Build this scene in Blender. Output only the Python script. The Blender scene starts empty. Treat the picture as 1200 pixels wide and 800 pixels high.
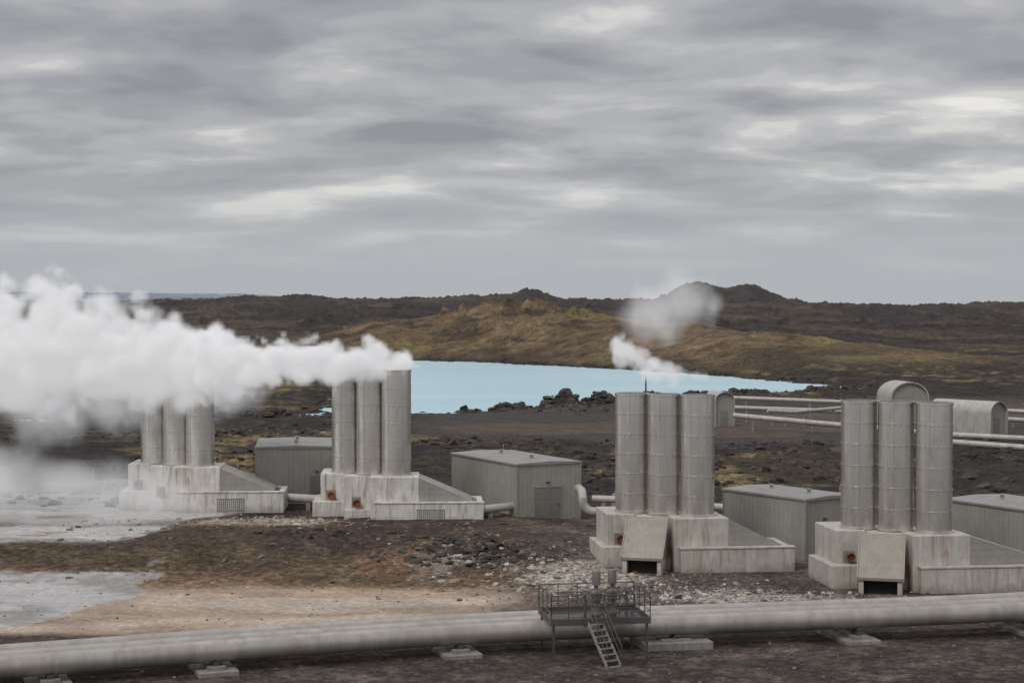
import bpy, math, random
import numpy as np
from mathutils import Vector, Matrix
random.seed(7); rng=np.random.default_rng(11)
scene=bpy.context.scene
scene.view_settings.view_transform='Standard'
scene.view_settings.look='None'
scene.view_settings.exposure=0
CAM_H=15.8

# ------------------------------------------------------------------ helpers
def sock(nt,v,inp):
    if isinstance(v,(int,float)): inp.default_value=v
    elif isinstance(v,(tuple,list)): inp.default_value=v
    else: nt.links.new(v,inp)
def M(nt,op,a,b=None,c=None,clamp=False):
    n=nt.nodes.new('ShaderNodeMath'); n.operation=op; n.use_clamp=clamp
    sock(nt,a,n.inputs[0])
    if b is not None: sock(nt,b,n.inputs[1])
    if c is not None: sock(nt,c,n.inputs[2])
    return n.outputs[0]
def noise(nt,vec,scale,detail=4,rough=.55,dist=0):
    n=nt.nodes.new('ShaderNodeTexNoise'); n.inputs['Scale'].default_value=scale
    n.inputs['Detail'].default_value=detail; n.inputs['Roughness'].default_value=rough
    n.inputs['Distortion'].default_value=dist
    nt.links.new(vec,n.inputs['Vector']); return n.outputs[0]
def mapping(nt,vec,scale=(1,1,1),loc=(0,0,0)):
    n=nt.nodes.new('ShaderNodeMapping'); n.inputs['Scale'].default_value=scale
    n.inputs['Location'].default_value=loc
    nt.links.new(vec,n.inputs['Vector']); return n.outputs[0]
def ramp(nt,fac,stops,interp='LINEAR'):
    n=nt.nodes.new('ShaderNodeValToRGB'); cr=n.color_ramp; cr.interpolation=interp
    while len(cr.elements)<len(stops): cr.elements.new(.5)
    for e,(p,c) in zip(cr.elements,stops):
        e.position=p; e.color=(c[0],c[1],c[2],1) if isinstance(c,(tuple,list)) else (c,c,c,1)
    nt.links.new(fac,n.inputs[0]); return n.outputs[0]
def mix(nt,fac,a,b,mode='MIX'):
    n=nt.nodes.new('ShaderNodeMix'); n.data_type='RGBA'; n.blend_type=mode
    sock(nt,fac,n.inputs[0])
    for v,i in((a,6),(b,7)):
        if isinstance(v,tuple): n.inputs[i].default_value=(v[0],v[1],v[2],1)
        else: nt.links.new(v,n.inputs[i])
    return n.outputs[2]
def bump(nt,h,strength,dist):
    n=nt.nodes.new('ShaderNodeBump'); n.inputs['Strength'].default_value=strength
    n.inputs['Distance'].default_value=dist; nt.links.new(h,n.inputs['Height']); return n.outputs[0]
def newmat(name):
    m=bpy.data.materials.new(name); m.use_nodes=True; nt=m.node_tree
    return m,nt,nt.nodes['Principled BSDF']
def texco(nt,k='Object'):
    return nt.nodes.new('ShaderNodeTexCoord').outputs[k]
def weathered(name,c1,c2,stain,metal=0,rough=.7,streak=.5,scale=1.0,world=False,ribs=None,bstr=.3,streaklo=.5,stain2=None,s2=.75,s2lo=.5,fineamt=.5,stain3=None,damp=None):
    m,nt,b=newmat(name)
    if world: v=nt.nodes.new('ShaderNodeNewGeometry').outputs['Position']
    else: v=texco(nt)
    oi=nt.nodes.new('ShaderNodeObjectInfo')
    vv=nt.nodes.new('ShaderNodeVectorMath'); vv.operation='ADD'; nt.links.new(v,vv.inputs[0])
    cbn=nt.nodes.new('ShaderNodeCombineXYZ'); nt.links.new(M(nt,'MULTIPLY',oi.outputs['Random'],37.),cbn.inputs[0]); nt.links.new(cbn.outputs[0],vv.inputs[1])
    vo_=vv.outputs[0] if not world else v
    n1=noise(nt,vo_,1.1*scale,6,.6)
    col=mix(nt,ramp(nt,n1,[(.35,0),(.65,1)]),c1,c2)
    vs=mapping(nt,vo_,(2.2*scale,2.2*scale,.22*scale),(3,1,2))
    st=noise(nt,vs,1.6,7,.65,.3)
    sf=M(nt,'MULTIPLY',ramp(nt,st,[(streaklo,0),(streaklo+.16,1)]),streak)
    col=mix(nt,sf,col,stain)
    if stain2:
        st2=noise(nt,mapping(nt,vo_,(1.1,1.1,.35),(13,7,4)),1.3,6,.65,.5)
        col=mix(nt,M(nt,'MULTIPLY',ramp(nt,st2,[(s2lo,0),(s2lo+.16,1)]),s2),col,stain2)
    if stain3:
        st3=noise(nt,mapping(nt,vo_,(1.9,1.9,.22),(23,17,9)),1.3,6,.65,.5)
        col=mix(nt,M(nt,'MULTIPLY',ramp(nt,st3,[(.55,0),(.68,1)]),.6),col,stain3)
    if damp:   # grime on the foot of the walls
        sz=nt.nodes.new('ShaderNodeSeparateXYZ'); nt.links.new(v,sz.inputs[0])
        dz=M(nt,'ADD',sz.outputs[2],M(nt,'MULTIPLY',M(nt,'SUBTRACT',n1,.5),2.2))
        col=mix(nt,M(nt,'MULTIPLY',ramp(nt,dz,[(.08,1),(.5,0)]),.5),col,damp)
    fine=noise(nt,vo_,14,5,.6)
    col=mix(nt,fineamt,col,ramp(nt,fine,[(.3,.72),(.7,1.0)]),'MULTIPLY')
    hgt=M(nt,'ADD',M(nt,'MULTIPLY',fine,.4),M(nt,'MULTIPLY',n1,.6))
    if ribs:
        s=nt.nodes.new('ShaderNodeSeparateXYZ'); nt.links.new(v,s.inputs[0])
        if ribs=='z': q=s.outputs[2]
        else: q=M(nt,'ADD',s.outputs[0],s.outputs[1])
        w=M(nt,'FRACT',M(nt,'MULTIPLY',q,2.6))
        g=M(nt,'LESS_THAN',w,.1)
        col=mix(nt,M(nt,'MULTIPLY',g,.30),col,(c1[0]*.35,c1[1]*.35,c1[2]*.35))
        pn=M(nt,'FRACT',M(nt,'MULTIPLY',M(nt,'SINE',M(nt,'MULTIPLY',M(nt,'FLOOR',M(nt,'MULTIPLY',q,.87)),12.9898)),43.7))
        col=mix(nt,.5,col,ramp(nt,pn,[(0,.85),(1,1.0)]),'MULTIPLY')
        hgt=M(nt,'SUBTRACT',M(nt,'MULTIPLY',hgt,.2),g)
    nt.links.new(col,b.inputs['Base Color'])
    b.inputs['Metallic'].default_value=metal
    nt.links.new(ramp(nt,n1,[(.2,max(.05,rough-.08)),(.8,min(1,rough+.1))]),b.inputs['Roughness'])
    nt.links.new(bump(nt,hgt,bstr,.02),b.inputs['Normal'])
    return m

MAT={}
MAT['stack']=weathered('stack_cladding',(.76,.735,.69),(.64,.615,.575),(.82,.80,.76),metal=.92,rough=.28,streak=.3,scale=.6,streaklo=.5,stain2=(.46,.42,.37),s2=.45,fineamt=.15,bstr=.08)
MAT['stackin']=weathered('stack_inside',(.06,.055,.05),(.03,.03,.03),(.15,.14,.13),rough=.9)
MAT['conc']=weathered('stained_concrete',(.50,.47,.425),(.40,.372,.335),(.18,.145,.11),rough=.85,streak=.6,streaklo=.52,stain2=(.62,.595,.555),s2=.6,stain3=(.26,.17,.11),damp=(.19,.145,.11))
MAT['concw']=weathered('limed_concrete',(.66,.645,.61),(.50,.475,.435),(.17,.13,.10),rough=.85,streak=.7,streaklo=.52,stain2=(.74,.73,.70),s2=.6,stain3=(.30,.20,.13),damp=(.20,.15,.11))
MAT['concg']=weathered('grey_concrete',(.28,.265,.24),(.20,.19,.175),(.10,.09,.08),rough=.9,streak=.5)
MAT['hood']=weathered('hood_plate',(.30,.275,.235),(.26,.235,.20),(.18,.155,.13),metal=.3,rough=.5,streak=.4)
MAT['rust']=weathered('rusty_steel',(.30,.12,.05),(.17,.065,.03),(.05,.028,.02),rough=.85,streak=.7,streaklo=.45)
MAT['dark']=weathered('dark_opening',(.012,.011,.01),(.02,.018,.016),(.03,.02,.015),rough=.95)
MAT['siding']=weathered('wall_siding',(.36,.343,.308),(.31,.295,.265),(.22,.20,.17),metal=.1,rough=.55,streak=.3,ribs='xy')
MAT['sideh']=weathered('horizontal_siding',(.34,.325,.295),(.29,.275,.25),(.20,.18,.155),metal=.15,rough=.5,streak=.35,ribs='z')
MAT['roof']=weathered('roof_sheet',(.30,.29,.27),(.24,.232,.215),(.2,.19,.17),metal=.1,rough=.6,streak=.3)
MAT['trim']=weathered('metal_trim',(.36,.35,.325),(.29,.28,.265),(.18,.16,.14),metal=.3,rough=.5,streak=.3)
MAT['door']=weathered('door_panel',(.25,.235,.21),(.21,.20,.18),(.12,.11,.09),metal=.1,rough=.5,streak=.3,ribs='z')
MAT['pipe']=weathered('pipe_cladding',(.40,.375,.34),(.33,.31,.28),(.24,.205,.17),metal=.35,rough=.38,streak=.5,streaklo=.46,world=True,scale=.4,fineamt=.35,bstr=.1,stain2=(.27,.235,.20),s2=.5)
MAT['pipew']=weathered('pale_pipe',(.46,.44,.405),(.36,.345,.315),(.25,.215,.18),metal=.1,rough=.5,streak=.5,world=True)
MAT['steel']=weathered('galvanised_steel',(.13,.128,.122),(.085,.083,.08),(.12,.07,.04),metal=.5,rough=.5,streak=.3)
MAT['valve']=weathered('valve_body',(.24,.23,.215),(.16,.155,.145),(.12,.08,.055),metal=.3,rough=.5,streak=.5)
MAT['lug']=weathered('seam_fixing',(.36,.345,.32),(.29,.275,.255),(.22,.19,.165),metal=.6,rough=.5,streak=.4)
MAT['yellow']=weathered('yellow_paint',(.60,.40,.05),(.5,.33,.04),(.25,.17,.05),rough=.6)

def finish(me,smooth):
    if smooth:
        me.polygons.foreach_set('use_smooth',[True]*len(me.polygons))
        try: me.set_sharp_from_angle(angle=math.radians(32))
        except Exception: pass
    me.update()
class MB:
    def __init__(s): s.v=[]; s.f=[]
    def add(s,vs,fs):
        o=len(s.v); s.v+= [tuple(p) for p in vs]; s.f+=[tuple(i+o for i in f) for f in fs]; return s
    def box(s,x0,x1,y0,y1,z0,z1):
        return s.add([(x0,y0,z0),(x1,y0,z0),(x1,y1,z0),(x0,y1,z0),(x0,y0,z1),(x1,y0,z1),(x1,y1,z1),(x0,y1,z1)],
          [(0,3,2,1),(4,5,6,7),(0,1,5,4),(1,2,6,5),(2,3,7,6),(3,0,4,7)])
    def prism(s,poly,y0,y1):
        n=len(poly); vs=[(p[0],y0,p[1]) for p in poly]+[(p[0],y1,p[1]) for p in poly]
        fs=[tuple(range(n)),tuple(range(2*n-1,n-1,-1))]
        for i in range(n): j=(i+1)%n; fs.append((i,i+n,j+n,j))
        return s.add(vs,fs)
    def lathe(s,prof,cx=0,cy=0,seg=56):
        n=len(prof); vs=[]; fs=[]
        for k in range(seg):
            a=2*math.pi*k/seg
            for r,z in prof: vs.append((cx+r*math.cos(a),cy+r*math.sin(a),z))
        for k in range(seg):
            k2=(k+1)%seg
            for i in range(n-1): fs.append((k*n+i,k2*n+i,k2*n+i+1,k*n+i+1))
        return s.add(vs,fs)
    def tube(s,pts,r,seg=16,caps=True):
        pts=[Vector(p) for p in pts]; vs=[]; fs=[]
        up=Vector((0,0,1)); 
        for i,p in enumerate(pts):
            if i==0: t=pts[1]-p
            elif i==len(pts)-1: t=p-pts[i-1]
            else: t=(pts[i+1]-p).normalized()+(p-pts[i-1]).normalized()
            t.normalize()
            if i==0:
                ref=up if abs(t.z)<.9 else Vector((1,0,0)); a=t.cross(ref).normalized()
            else: a=(a-t*a.dot(t)).normalized()
            b=t.cross(a)
            rr=r[i] if isinstance(r,(list,tuple)) else r
            for k in range(seg):
                an=2*math.pi*k/seg; vs.append(p+a*(rr*math.cos(an))+b*(rr*math.sin(an)))
        for i in range(len(pts)-1):
            for k in range(seg):
                k2=(k+1)%seg; fs.append((i*seg+k,i*seg+k2,(i+1)*seg+k2,(i+1)*seg+k))
        if caps:
            fs.append(tuple(range(seg-1,-1,-1))); o=(len(pts)-1)*seg; fs.append(tuple(range(o,o+seg)))
        return s.add(vs,fs)
    def obj(s,name,mat,parent=None,smooth=False,bevel=0,loc=None,rot=None):
        me=bpy.data.meshes.new(name); me.from_pydata(s.v,[],s.f); me.materials.append(mat)
        finish(me,smooth)
        o=bpy.data.objects.new(name,me); scene.collection.objects.link(o)
        if parent: o.parent=parent
        if loc: o.location=loc
        if rot: o.rotation_euler=rot
        if bevel:
            b=o.modifiers.new('bevel','BEVEL'); b.width=bevel; b.segments=2; b.limit_method='ANGLE'
        return o
def empty(name,loc=(0,0,0),rz=0):
    e=bpy.data.objects.new(name,None); e.location=loc; e.rotation_euler=(0,0,rz)
    scene.collection.objects.link(e); return e

# ------------------------------------------------------------------ numpy noise
def h2(ix,iy,s):
    v=np.sin(ix*127.1+iy*311.7+s*74.7)*43758.5453; return v-np.floor(v)
def vn(x,y,s=0):
    xi=np.floor(x); yi=np.floor(y); fx=x-xi; fy=y-yi
    fx=fx*fx*fx*(fx*(fx*6-15)+10); fy=fy*fy*fy*(fy*(fy*6-15)+10)
    a=h2(xi,yi,s); b=h2(xi+1,yi,s); c=h2(xi,yi+1,s); d=h2(xi+1,yi+1,s)
    return a+(b-a)*fx+(c-a)*fy+(a-b-c+d)*fx*fy
def fbm(x,y,s=0,o=5,g=.5):
    t=0; a=1; n=0
    for i in range(o):
        t=t+a*vn(x,y,s+i*3.3); n+=a; a*=g; x,y=x*1.73+y*.9+3.1,y*1.73-x*.9+7.7
    return t/n
def ridged(x,y,s=0,o=5):
    t=0; a=1; n=0
    for i in range(o):
        t=t+a*(1-np.abs(2*vn(x,y,s+i*5.1)-1)); n+=a; a*=.55; x,y=x*1.73+y*.9+1.1,y*1.73-x*.9+4.7
    return t/n
def ss(a,b,x):
    t=np.clip((x-a)/(b-a),0,1); return t*t*(3-2*t)
LAG=[(-30,501),(-10,487),(22,442),(41,410),(56,373),(70,336),(55,315),(39,311),(20,282),(8,268),(-9,254),(-25,250),(-41,238),(-60,236),(-80,237),(-82,244),(-58,245),(-40,247),(-29,262),(-33,330),(-40,420),(-42,490)]
def sdpoly(x,y,P):
    d=np.full(x.shape,1e9); ins=np.zeros(x.shape,bool); n=len(P)
    for i in range(n):
        ax,ay=P[i]; bx,by=P[(i+1)%n]; ex,ey=bx-ax,by-ay
        t=np.clip(((x-ax)*ex+(y-ay)*ey)/(ex*ex+ey*ey),0,1)
        d=np.minimum(d,np.hypot(x-ax-t*ex,y-ay-t*ey))
        c=((ay>y)!=(by>y)) & (x<(bx-ax)*(y-ay)/(by-ay+1e-12)+ax); ins^=c
    return np.where(ins,-d,d)
CREST=[(-85,590,0),(-45,562,4.0),(-22,560,10.0),(-3,560,14.4),(15,548,12.6),(36,520,9.4),(62,480,6.8),(84,420,3.2),(104,380,.5)]
def hillh(x,y):
    best=np.zeros(x.shape)
    for i in range(len(CREST)-1):
        ax,ay,az=CREST[i]; bx,by,bz=CREST[i+1]; ex,ey=bx-ax,by-ay
        t=np.clip(((x-ax)*ex+(y-ay)*ey)/(ex*ex+ey*ey),0,1)
        d=np.hypot(x-ax-t*ex,y-ay-t*ey); w=72
        f=.5+.5*np.cos(np.pi*np.clip(d/w,0,1))
        best=np.maximum(best,(az+(bz-az)*t)*f)
    return best
def G(x,y,cx,cy,sx,sy): return np.exp(-((x-cx)/sx)**2-((y-cy)/sy)**2)
OUT=[(8,272,3.2,5,1.0),(-1,266,4,4,.7),(14,277,3.5,5,.85),(-7,262,3,3,.45),(22,284,4,4,.6),(-24,256,4,2.5,.5),(-36,250,5,2,.5),(-14,262,2,1.5,.4),(44,316,7,3,.45),(58,322,6,3,.45),(32,303,5,3,.35),(-50,249,5,2,.4)]
def height(x,y,detail=True):
    x=np.asarray(x,float); y=np.asarray(y,float)
    left=ss(9,-1,x)
    z=.25*ss(82,74,y)
    z=z+left*1.2*ss(95+x*.12,107+x*.12,y)+(1-left)*1.0*ss(108,135,y)
    z=z+.25*G(x,y,-14,107,13,4)
    z=z-1.4*ss(170,255,y)
    z=z+1.1*ss(300,420,y)
    far=ss(620,1900,y)
    ang=x/np.maximum(y,1)
    z=z+far*(13.5-5.5*ss(.12,.3,ang)+3*ss(-.02,-.1,ang)-3*ss(-.15,-.24,ang))
    z=z-.024*np.maximum(y-2300,0)
    z=z+hillh(x,y)
    z=z+15*G(x,y,200,1800,24,100)+14*G(x,y,248,1780,22,100)+6*G(x,y,178,1800,20,100)+7*G(x,y,225,1790,60,120)+10*G(x,y,22,1800,22,120)+4*G(x,y,-10,1800,60,120)
    z=z+4*G(x,y,110,1700,50,120)+5*G(x,y,-225,1800,50,150)+5*G(x,y,-100,1800,60,150)+6*G(x,y,520,1750,60,150)
    lav=ss(118,150,y)
    rough=.05+.55*lav+1.3*ss(560,760,y)+1.5*ss(1000,1800,y)
    hm=ss(1.0,5,hillh(x,y)); rough=rough*(1-.3*hm)
    mound=ss(94,98,y)*ss(121,112,y)*left
    rough=rough+.12*mound
    gravel=ss(185,195,y+6*np.sin(x*.05))*ss(262,246,y)*ss(-16,-4,x)
    rough=rough*(1-.85*gravel)
    if detail:
        n=fbm(x/4.2,y/5.2,1,6,.6)-.5
        r=ridged(x/11,y/14,4,5)-.55
        z=z+rough*(n*1.5+r*1.2*ss(120,160,y))
        z=z+hm*2.6*(fbm(x/20,y/20,9,6,.6)-.5)*2
        # rocky knobs on the hill crest and far lava knolls
        z=z+ss(9,13,hillh(x,y))*2.2*np.maximum(ridged(x/9,y/9,310,4)-.62,0)*4
        z=z+ss(600,800,y)*3.5*(fbm(x/90,y/90,21,5,.55)-.5)
        z=z+ss(700,1000,y)*5*np.maximum(ridged(x/45,y/80,320,4)-.68,0)*3
        z=z+far*5*(ridged(x/160,y/240,31,3)-.55)
    sd=sdpoly(x,y,LAG)
    wob=(fbm(x/7,y/7,14,5,.6)-.5)*10
    sdw=sd+wob*ss(40,0,np.abs(sd))
    lim=-1+.11*sdw+.0045*np.maximum(sdw,0)**2
    lim=np.where(sdw<0,-1+.15*np.maximum(sdw,-14),lim)
    z=np.where(y<620,np.minimum(z,lim),z)
    oc=np.maximum.reduce([w*G(x,y,a,b,c,d) for a,b,c,d,w in OUT])
    z=z+oc*(1.6+2.8*(ridged(x/2.6,y/2.6,44,4)-.3))
    return z
def hz(x,y,detail=True): return float(height(np.array([x]),np.array([y]),detail)[0])

# ------------------------------------------------------------------ terrain
def C(*c): return np.array(c)
def terrain():
    D=[-25.]
    while D[-1]<40: D.append(D[-1]+1.0)
    while D[-1]<9000: D.append(D[-1]*1.0046 if D[-1]<2500 else D[-1]*1.03)
    D=np.array(D)
    u=np.concatenate([np.linspace(-1.6,-.36,40)[:-1],np.linspace(-.36,.36,620),np.linspace(.36,1.6,40)[1:]])
    X=u[None,:]*(D[:,None]+35); Y=np.repeat(D[:,None],len(u),1)
    x=X.ravel(); y=Y.ravel()
    z=height(x,y)
    def lerp(c,t,b): return c+(b-c)*t[:,None]
    N=len(x); smo=np.zeros(N)
    n1=fbm(x/7,y/7,50,6,.6); n2=fbm(x/22,y/30,60,5); n3=fbm(x/1.6,y/1.6,70,4,.6)
    col=np.tile(C(.046,.038,.033),(N,1))
    moss=ss(.49,.58,n1*.6+n2*.4)
    col=lerp(col,moss*ss(108,125,y)*.9,C(.130,.100,.050))
    col=lerp(col,ss(.49,.58,n2)*ss(120,150,y)*ss(.44,.6,n3)*.7,C(.215,.165,.080))
    blk=ss(.48,.60,ridged(x/6,y/8,210,4))*ss(122,135,y)*(y<600)
    col=lerp(col,blk*.8,C(.028,.024,.022))
    fg=ss(81,79,y+(n1-.5)*4)
    col=lerp(col,fg,C(.070,.057,.050)); col=lerp(col,fg*ss(.55,.68,n3)*.5,C(.145,.115,.095))
    left=ss(9,3,x+(n1-.5)*6)
    md=ss(93.5,95.5,y+(n1-.5)*5)*ss(122,116,y)*left
    col=lerp(col,md,C(.070,.050,.039)); col=lerp(col,md*ss(.45,.58,n1)*.8,C(.100,.075,.043)); col=lerp(col,md*ss(.5,.62,n2)*ss(102,97,y)*.7,C(.140,.118,.052))
    w=(n1-.5)*5
    tan=ss(80,82,y+w*.5)*ss(95.5,93,y+w+x*.05)*ss(4,0,x+w*2)
    tn=fbm(x/14,y/4,96,5)
    tc=C(.34,.265,.20)[None]*(.62+.68*tn[:,None]); tc=tc+(n1-.5)[:,None]*C(.10,.085,.07)
    col=col+(tc-col)*tan[:,None]; smo=np.maximum(smo,tan*.8)
    col=lerp(col,tan*ss(.53,.66,fbm(x/12,y/2.5,95,5))*.6,C(.44,.38,.32))
    col=lerp(col,tan*ss(.56,.68,fbm(x/6,y/3,93,5))*.5,C(.19,.145,.11))
    rim=ss(92,94.5,y+w)*ss(99,96,y+w)*ss(4,0,x)
    col=lerp(col,rim*.5,C(.22,.145,.09))
    yard=ss(80,84,y+w)*ss(128,112,y)*ss(-2,4,x+w)
    col=lerp(col,yard,C(.088,.072,.062)); col=lerp(col,yard*ss(.5,.62,n1)*.7,C(.18,.145,.115))
    wr=np.maximum(G(x,y,3.5,98,4.5,4.5),np.maximum(G(x,y,12,91,8,2.3),.7*G(x,y,-3,101,3,4)))
    wr=np.maximum(wr,.8*G(x,y,24,90,6,1.8))
    wf=ss(.30,.66,wr*.75+(n3-.5)*.9+(n1-.5)*.7)
    col=lerp(col,wf*.85,C(.41,.37,.325))
    col=lerp(col,ss(.35,.8,G(x,y,-6.5,100,3,4)+(n1-.5))*.6,C(.19,.11,.07))
    sp=ss(.35,.7,G(x,y,-16.5,113.5,5.5,2.6)+(n1-.5)*.7+(n3-.5)*.4)
    col=lerp(col,sp*.9,C(.42,.33,.25))
    w2=(fbm(x/4,y/4,201,6,.6)-.5)*9
    si=ss(.0,1.0,(-19.5-(96-y)*.3-x)+w2*.7)*ss(79,81,y)*ss(97.5,96.5,y+w2*.3)
    col=lerp(col,si,C(.38,.375,.365)); smo=np.maximum(smo,si)
    col=lerp(col,si*ss(.45,.6,fbm(x/5,y/1.8,99,6,.6))*.8,C(.22,.21,.20))
    s2=ss(0,2,(-21.5-(112-y)*.35-x)+w2)*ss(103,105,y+w2*.3)*ss(140,126,y+w2*2)
    col=lerp(col,s2*.92,C(.44,.43,.415)); smo=np.maximum(smo,s2*.9)
    col=lerp(col,s2*ss(.44,.58,fbm(x/6,y/2.2,98,6,.6))*.75,C(.21,.19,.17))
    gr=ss(183,190,y+w+6*np.sin(x*.05))*ss(300,285,y)*ss(-18,-8,x+w)
    col=lerp(col,gr,C(.058,.051,.049)); col=lerp(col,gr*ss(.54,.62,n2)*.6,C(.105,.08,.054)); smo=np.maximum(smo,gr*.5)
    hh=ss(.8,3.5,hillh(x,y))*ss(600,585,y)
    hp=fbm(x/16,y/22,120,7,.62)
    hc=C(.135,.097,.056)[None]*(.25+1.35*hp[:,None])
    col=col+(hc-col)*hh[:,None]
    col=lerp(col,hh*ss(.49,.58,n1)*.85,C(.052,.040,.031))
    col=lerp(col,hh*ss(.54,.64,n2)*.6,C(.175,.137,.064))
    col=lerp(col,hh*ss(.46,.58,fbm(x/30,y/30,122,6,.6))*ss(8,2,hillh(x,y))*.7,C(.062,.044,.034))
    col=lerp(col,hh*G(x,y,40,470,14,30)*.5,C(.19,.135,.09))
    fl=ss(560,620,y)
    fc=C(.040,.033,.031)[None]*np.ones((N,1)); fm=ss(.5,.62,fbm(x/40,y/110,130,5))
    fc=fc+(C(.082,.060,.043)-fc)*(fm*.7)[:,None]
    fc=fc*(.25+1.45*fbm(x/9,y/14,140,6,.65)[:,None])
    col=col+(fc-col)*fl[:,None]
    hz_=ss(700,3000,y)*.40; col=lerp(col,hz_,C(.100,.098,.104))  # aerial haze painted into the ground colour with distance
    sd=sdpoly(x,y,LAG); rimm=ss(8,1.5,np.abs(sd))*(y<620)
    col=lerp(col,rimm*.8,C(.034,.029,.027))
    oc=ss(.15,.4,np.maximum.reduce([G(x,y,a,b,c*1.5,d*1.3) for a,b,c,d,w_ in OUT]))
    col=lerp(col,oc*.9,C(.030,.025,.022)); col=lerp(col,oc*ss(.53,.63,n3)*.6,C(.12,.10,.045))
    col=np.clip(col,.008,1)
    nr,nc=len(D),len(u)
    idx=np.arange(nr*nc).reshape(nr,nc)
    q=np.stack([idx[:-1,:-1],idx[:-1,1:],idx[1:,1:],idx[1:,:-1]],-1).reshape(-1,4)
    me=bpy.data.meshes.new('ground'); me.vertices.add(N); me.loops.add(q.size); me.polygons.add(len(q))
    me.vertices.foreach_set('co',np.stack([x,y,z],1).astype(np.float32).ravel())
    me.loops.foreach_set('vertex_index',q.astype(np.int32).ravel())
    me.polygons.foreach_set('loop_start',(np.arange(len(q))*4).astype(np.int32))
    me.polygons.foreach_set('loop_total',np.full(len(q),4,np.int32))
    me.polygons.foreach_set('use_smooth',np.ones(len(q),bool))
    me.update(calc_edges=True); me.validate()
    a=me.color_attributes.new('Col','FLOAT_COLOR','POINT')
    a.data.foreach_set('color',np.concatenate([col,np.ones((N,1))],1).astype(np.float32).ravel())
    sa=me.attributes.new('flatness','FLOAT','POINT'); sa.data.foreach_set('value',smo.astype(np.float32))
    m,nt,b=newmat('lava_ground')
    at=nt.nodes.new('ShaderNodeAttribute'); at.attribute_name='Col'
    fa=nt.nodes.new('ShaderNodeAttribute'); fa.attribute_name='flatness'
    v=nt.nodes.new('ShaderNodeNewGeometry').outputs['Position']
    f1=noise(nt,v,2.2,8,.68); f2=noise(nt,v,.35,6,.6); f3=noise(nt,v,9,4,.6)
    k=mix(nt,1.0,ramp(nt,f1,[(.33,.36),(.5,.92),(.68,2.0)]),ramp(nt,f2,[(.3,.55),(.7,1.42)]),'MULTIPLY')
    k=mix(nt,1.0,k,ramp(nt,f3,[(.35,.72),(.65,1.28)]),'MULTIPLY')
    k=mix(nt,M(nt,'MULTIPLY',fa.outputs['Fac'],.75),k,(1,1,1))
    c=mix(nt,1.0,at.outputs['Color'],k,'MULTIPLY')
    nt.links.new(c,b.inputs['Base Color']); b.inputs['Roughness'].default_value=.95
    b.inputs['Specular IOR Level'].default_value=.15
    hgt=M(nt,'ADD',M(nt,'MULTIPLY',f1,.8),M(nt,'ADD',M(nt,'MULTIPLY',f3,.25),M(nt,'MULTIPLY',f2,1.5)))
    bn=bump(nt,hgt,.9,.28); nt.links.new(M(nt,'SUBTRACT',.95,M(nt,'MULTIPLY',fa.outputs['Fac'],.8)),bn.node.inputs['Strength'])
    nt.links.new(bn,b.inputs['Normal'])
    me.materials.append(m)
    o=bpy.data.objects.new('ground',me); scene.collection.objects.link(o)
terrain()

# lagoon
m,nt,b=newmat('lagoon_water')
v=nt.nodes.new('ShaderNodeNewGeometry').outputs['Position']
n=noise(nt,mapping(nt,v,(.02,.06,1)),1,4)
nt.links.new(ramp(nt,n,[(.3,(.38,.57,.64)),(.7,(.46,.66,.71))]),b.inputs['Base Color'])
b.inputs['Roughness'].default_value=.3; b.inputs['Specular IOR Level'].default_value=.3
nt.links.new(bump(nt,noise(nt,mapping(nt,v,(1.2,2.5,1)),1,4),.25,.05),b.inputs['Normal'])
MB().add([(-115,225,-1),(110,225,-1),(110,540,-1),(-115,540,-1)],[(0,1,2,3)]).obj('lagoon_water',m)

m,nt,b=newmat('distant_haze_land')
v=nt.nodes.new('ShaderNodeNewGeometry').outputs['Position']
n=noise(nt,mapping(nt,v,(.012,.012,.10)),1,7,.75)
nt.links.new(ramp(nt,n,[(.42,(.17,.20,.235)),(.62,(.22,.25,.285)),(.70,(.44,.45,.46))]),b.inputs['Base Color']); b.inputs['Roughness'].default_value=1  # blue-grey of the air is painted into the land colour
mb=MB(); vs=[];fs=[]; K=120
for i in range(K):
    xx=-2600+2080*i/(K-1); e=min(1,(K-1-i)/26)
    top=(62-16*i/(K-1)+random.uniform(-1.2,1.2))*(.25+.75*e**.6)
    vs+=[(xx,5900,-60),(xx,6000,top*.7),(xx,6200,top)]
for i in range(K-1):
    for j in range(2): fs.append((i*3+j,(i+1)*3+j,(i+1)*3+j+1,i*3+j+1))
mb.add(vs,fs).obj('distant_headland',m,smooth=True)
m,nt,b=newmat('sea_water'); b.inputs['Base Color'].default_value=(.13,.17,.2,1); b.inputs['Roughness'].default_value=.4
nt.links.new(bump(nt,noise(nt,texco(nt),.05,4),.3,1),b.inputs['Normal'])
MB().add([(-9000,2600,-30),(9000,2600,-30),(9000,14000,-30),(-9000,14000,-30)],[(0,1,2,3)]).obj('sea_water',m)

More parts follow.
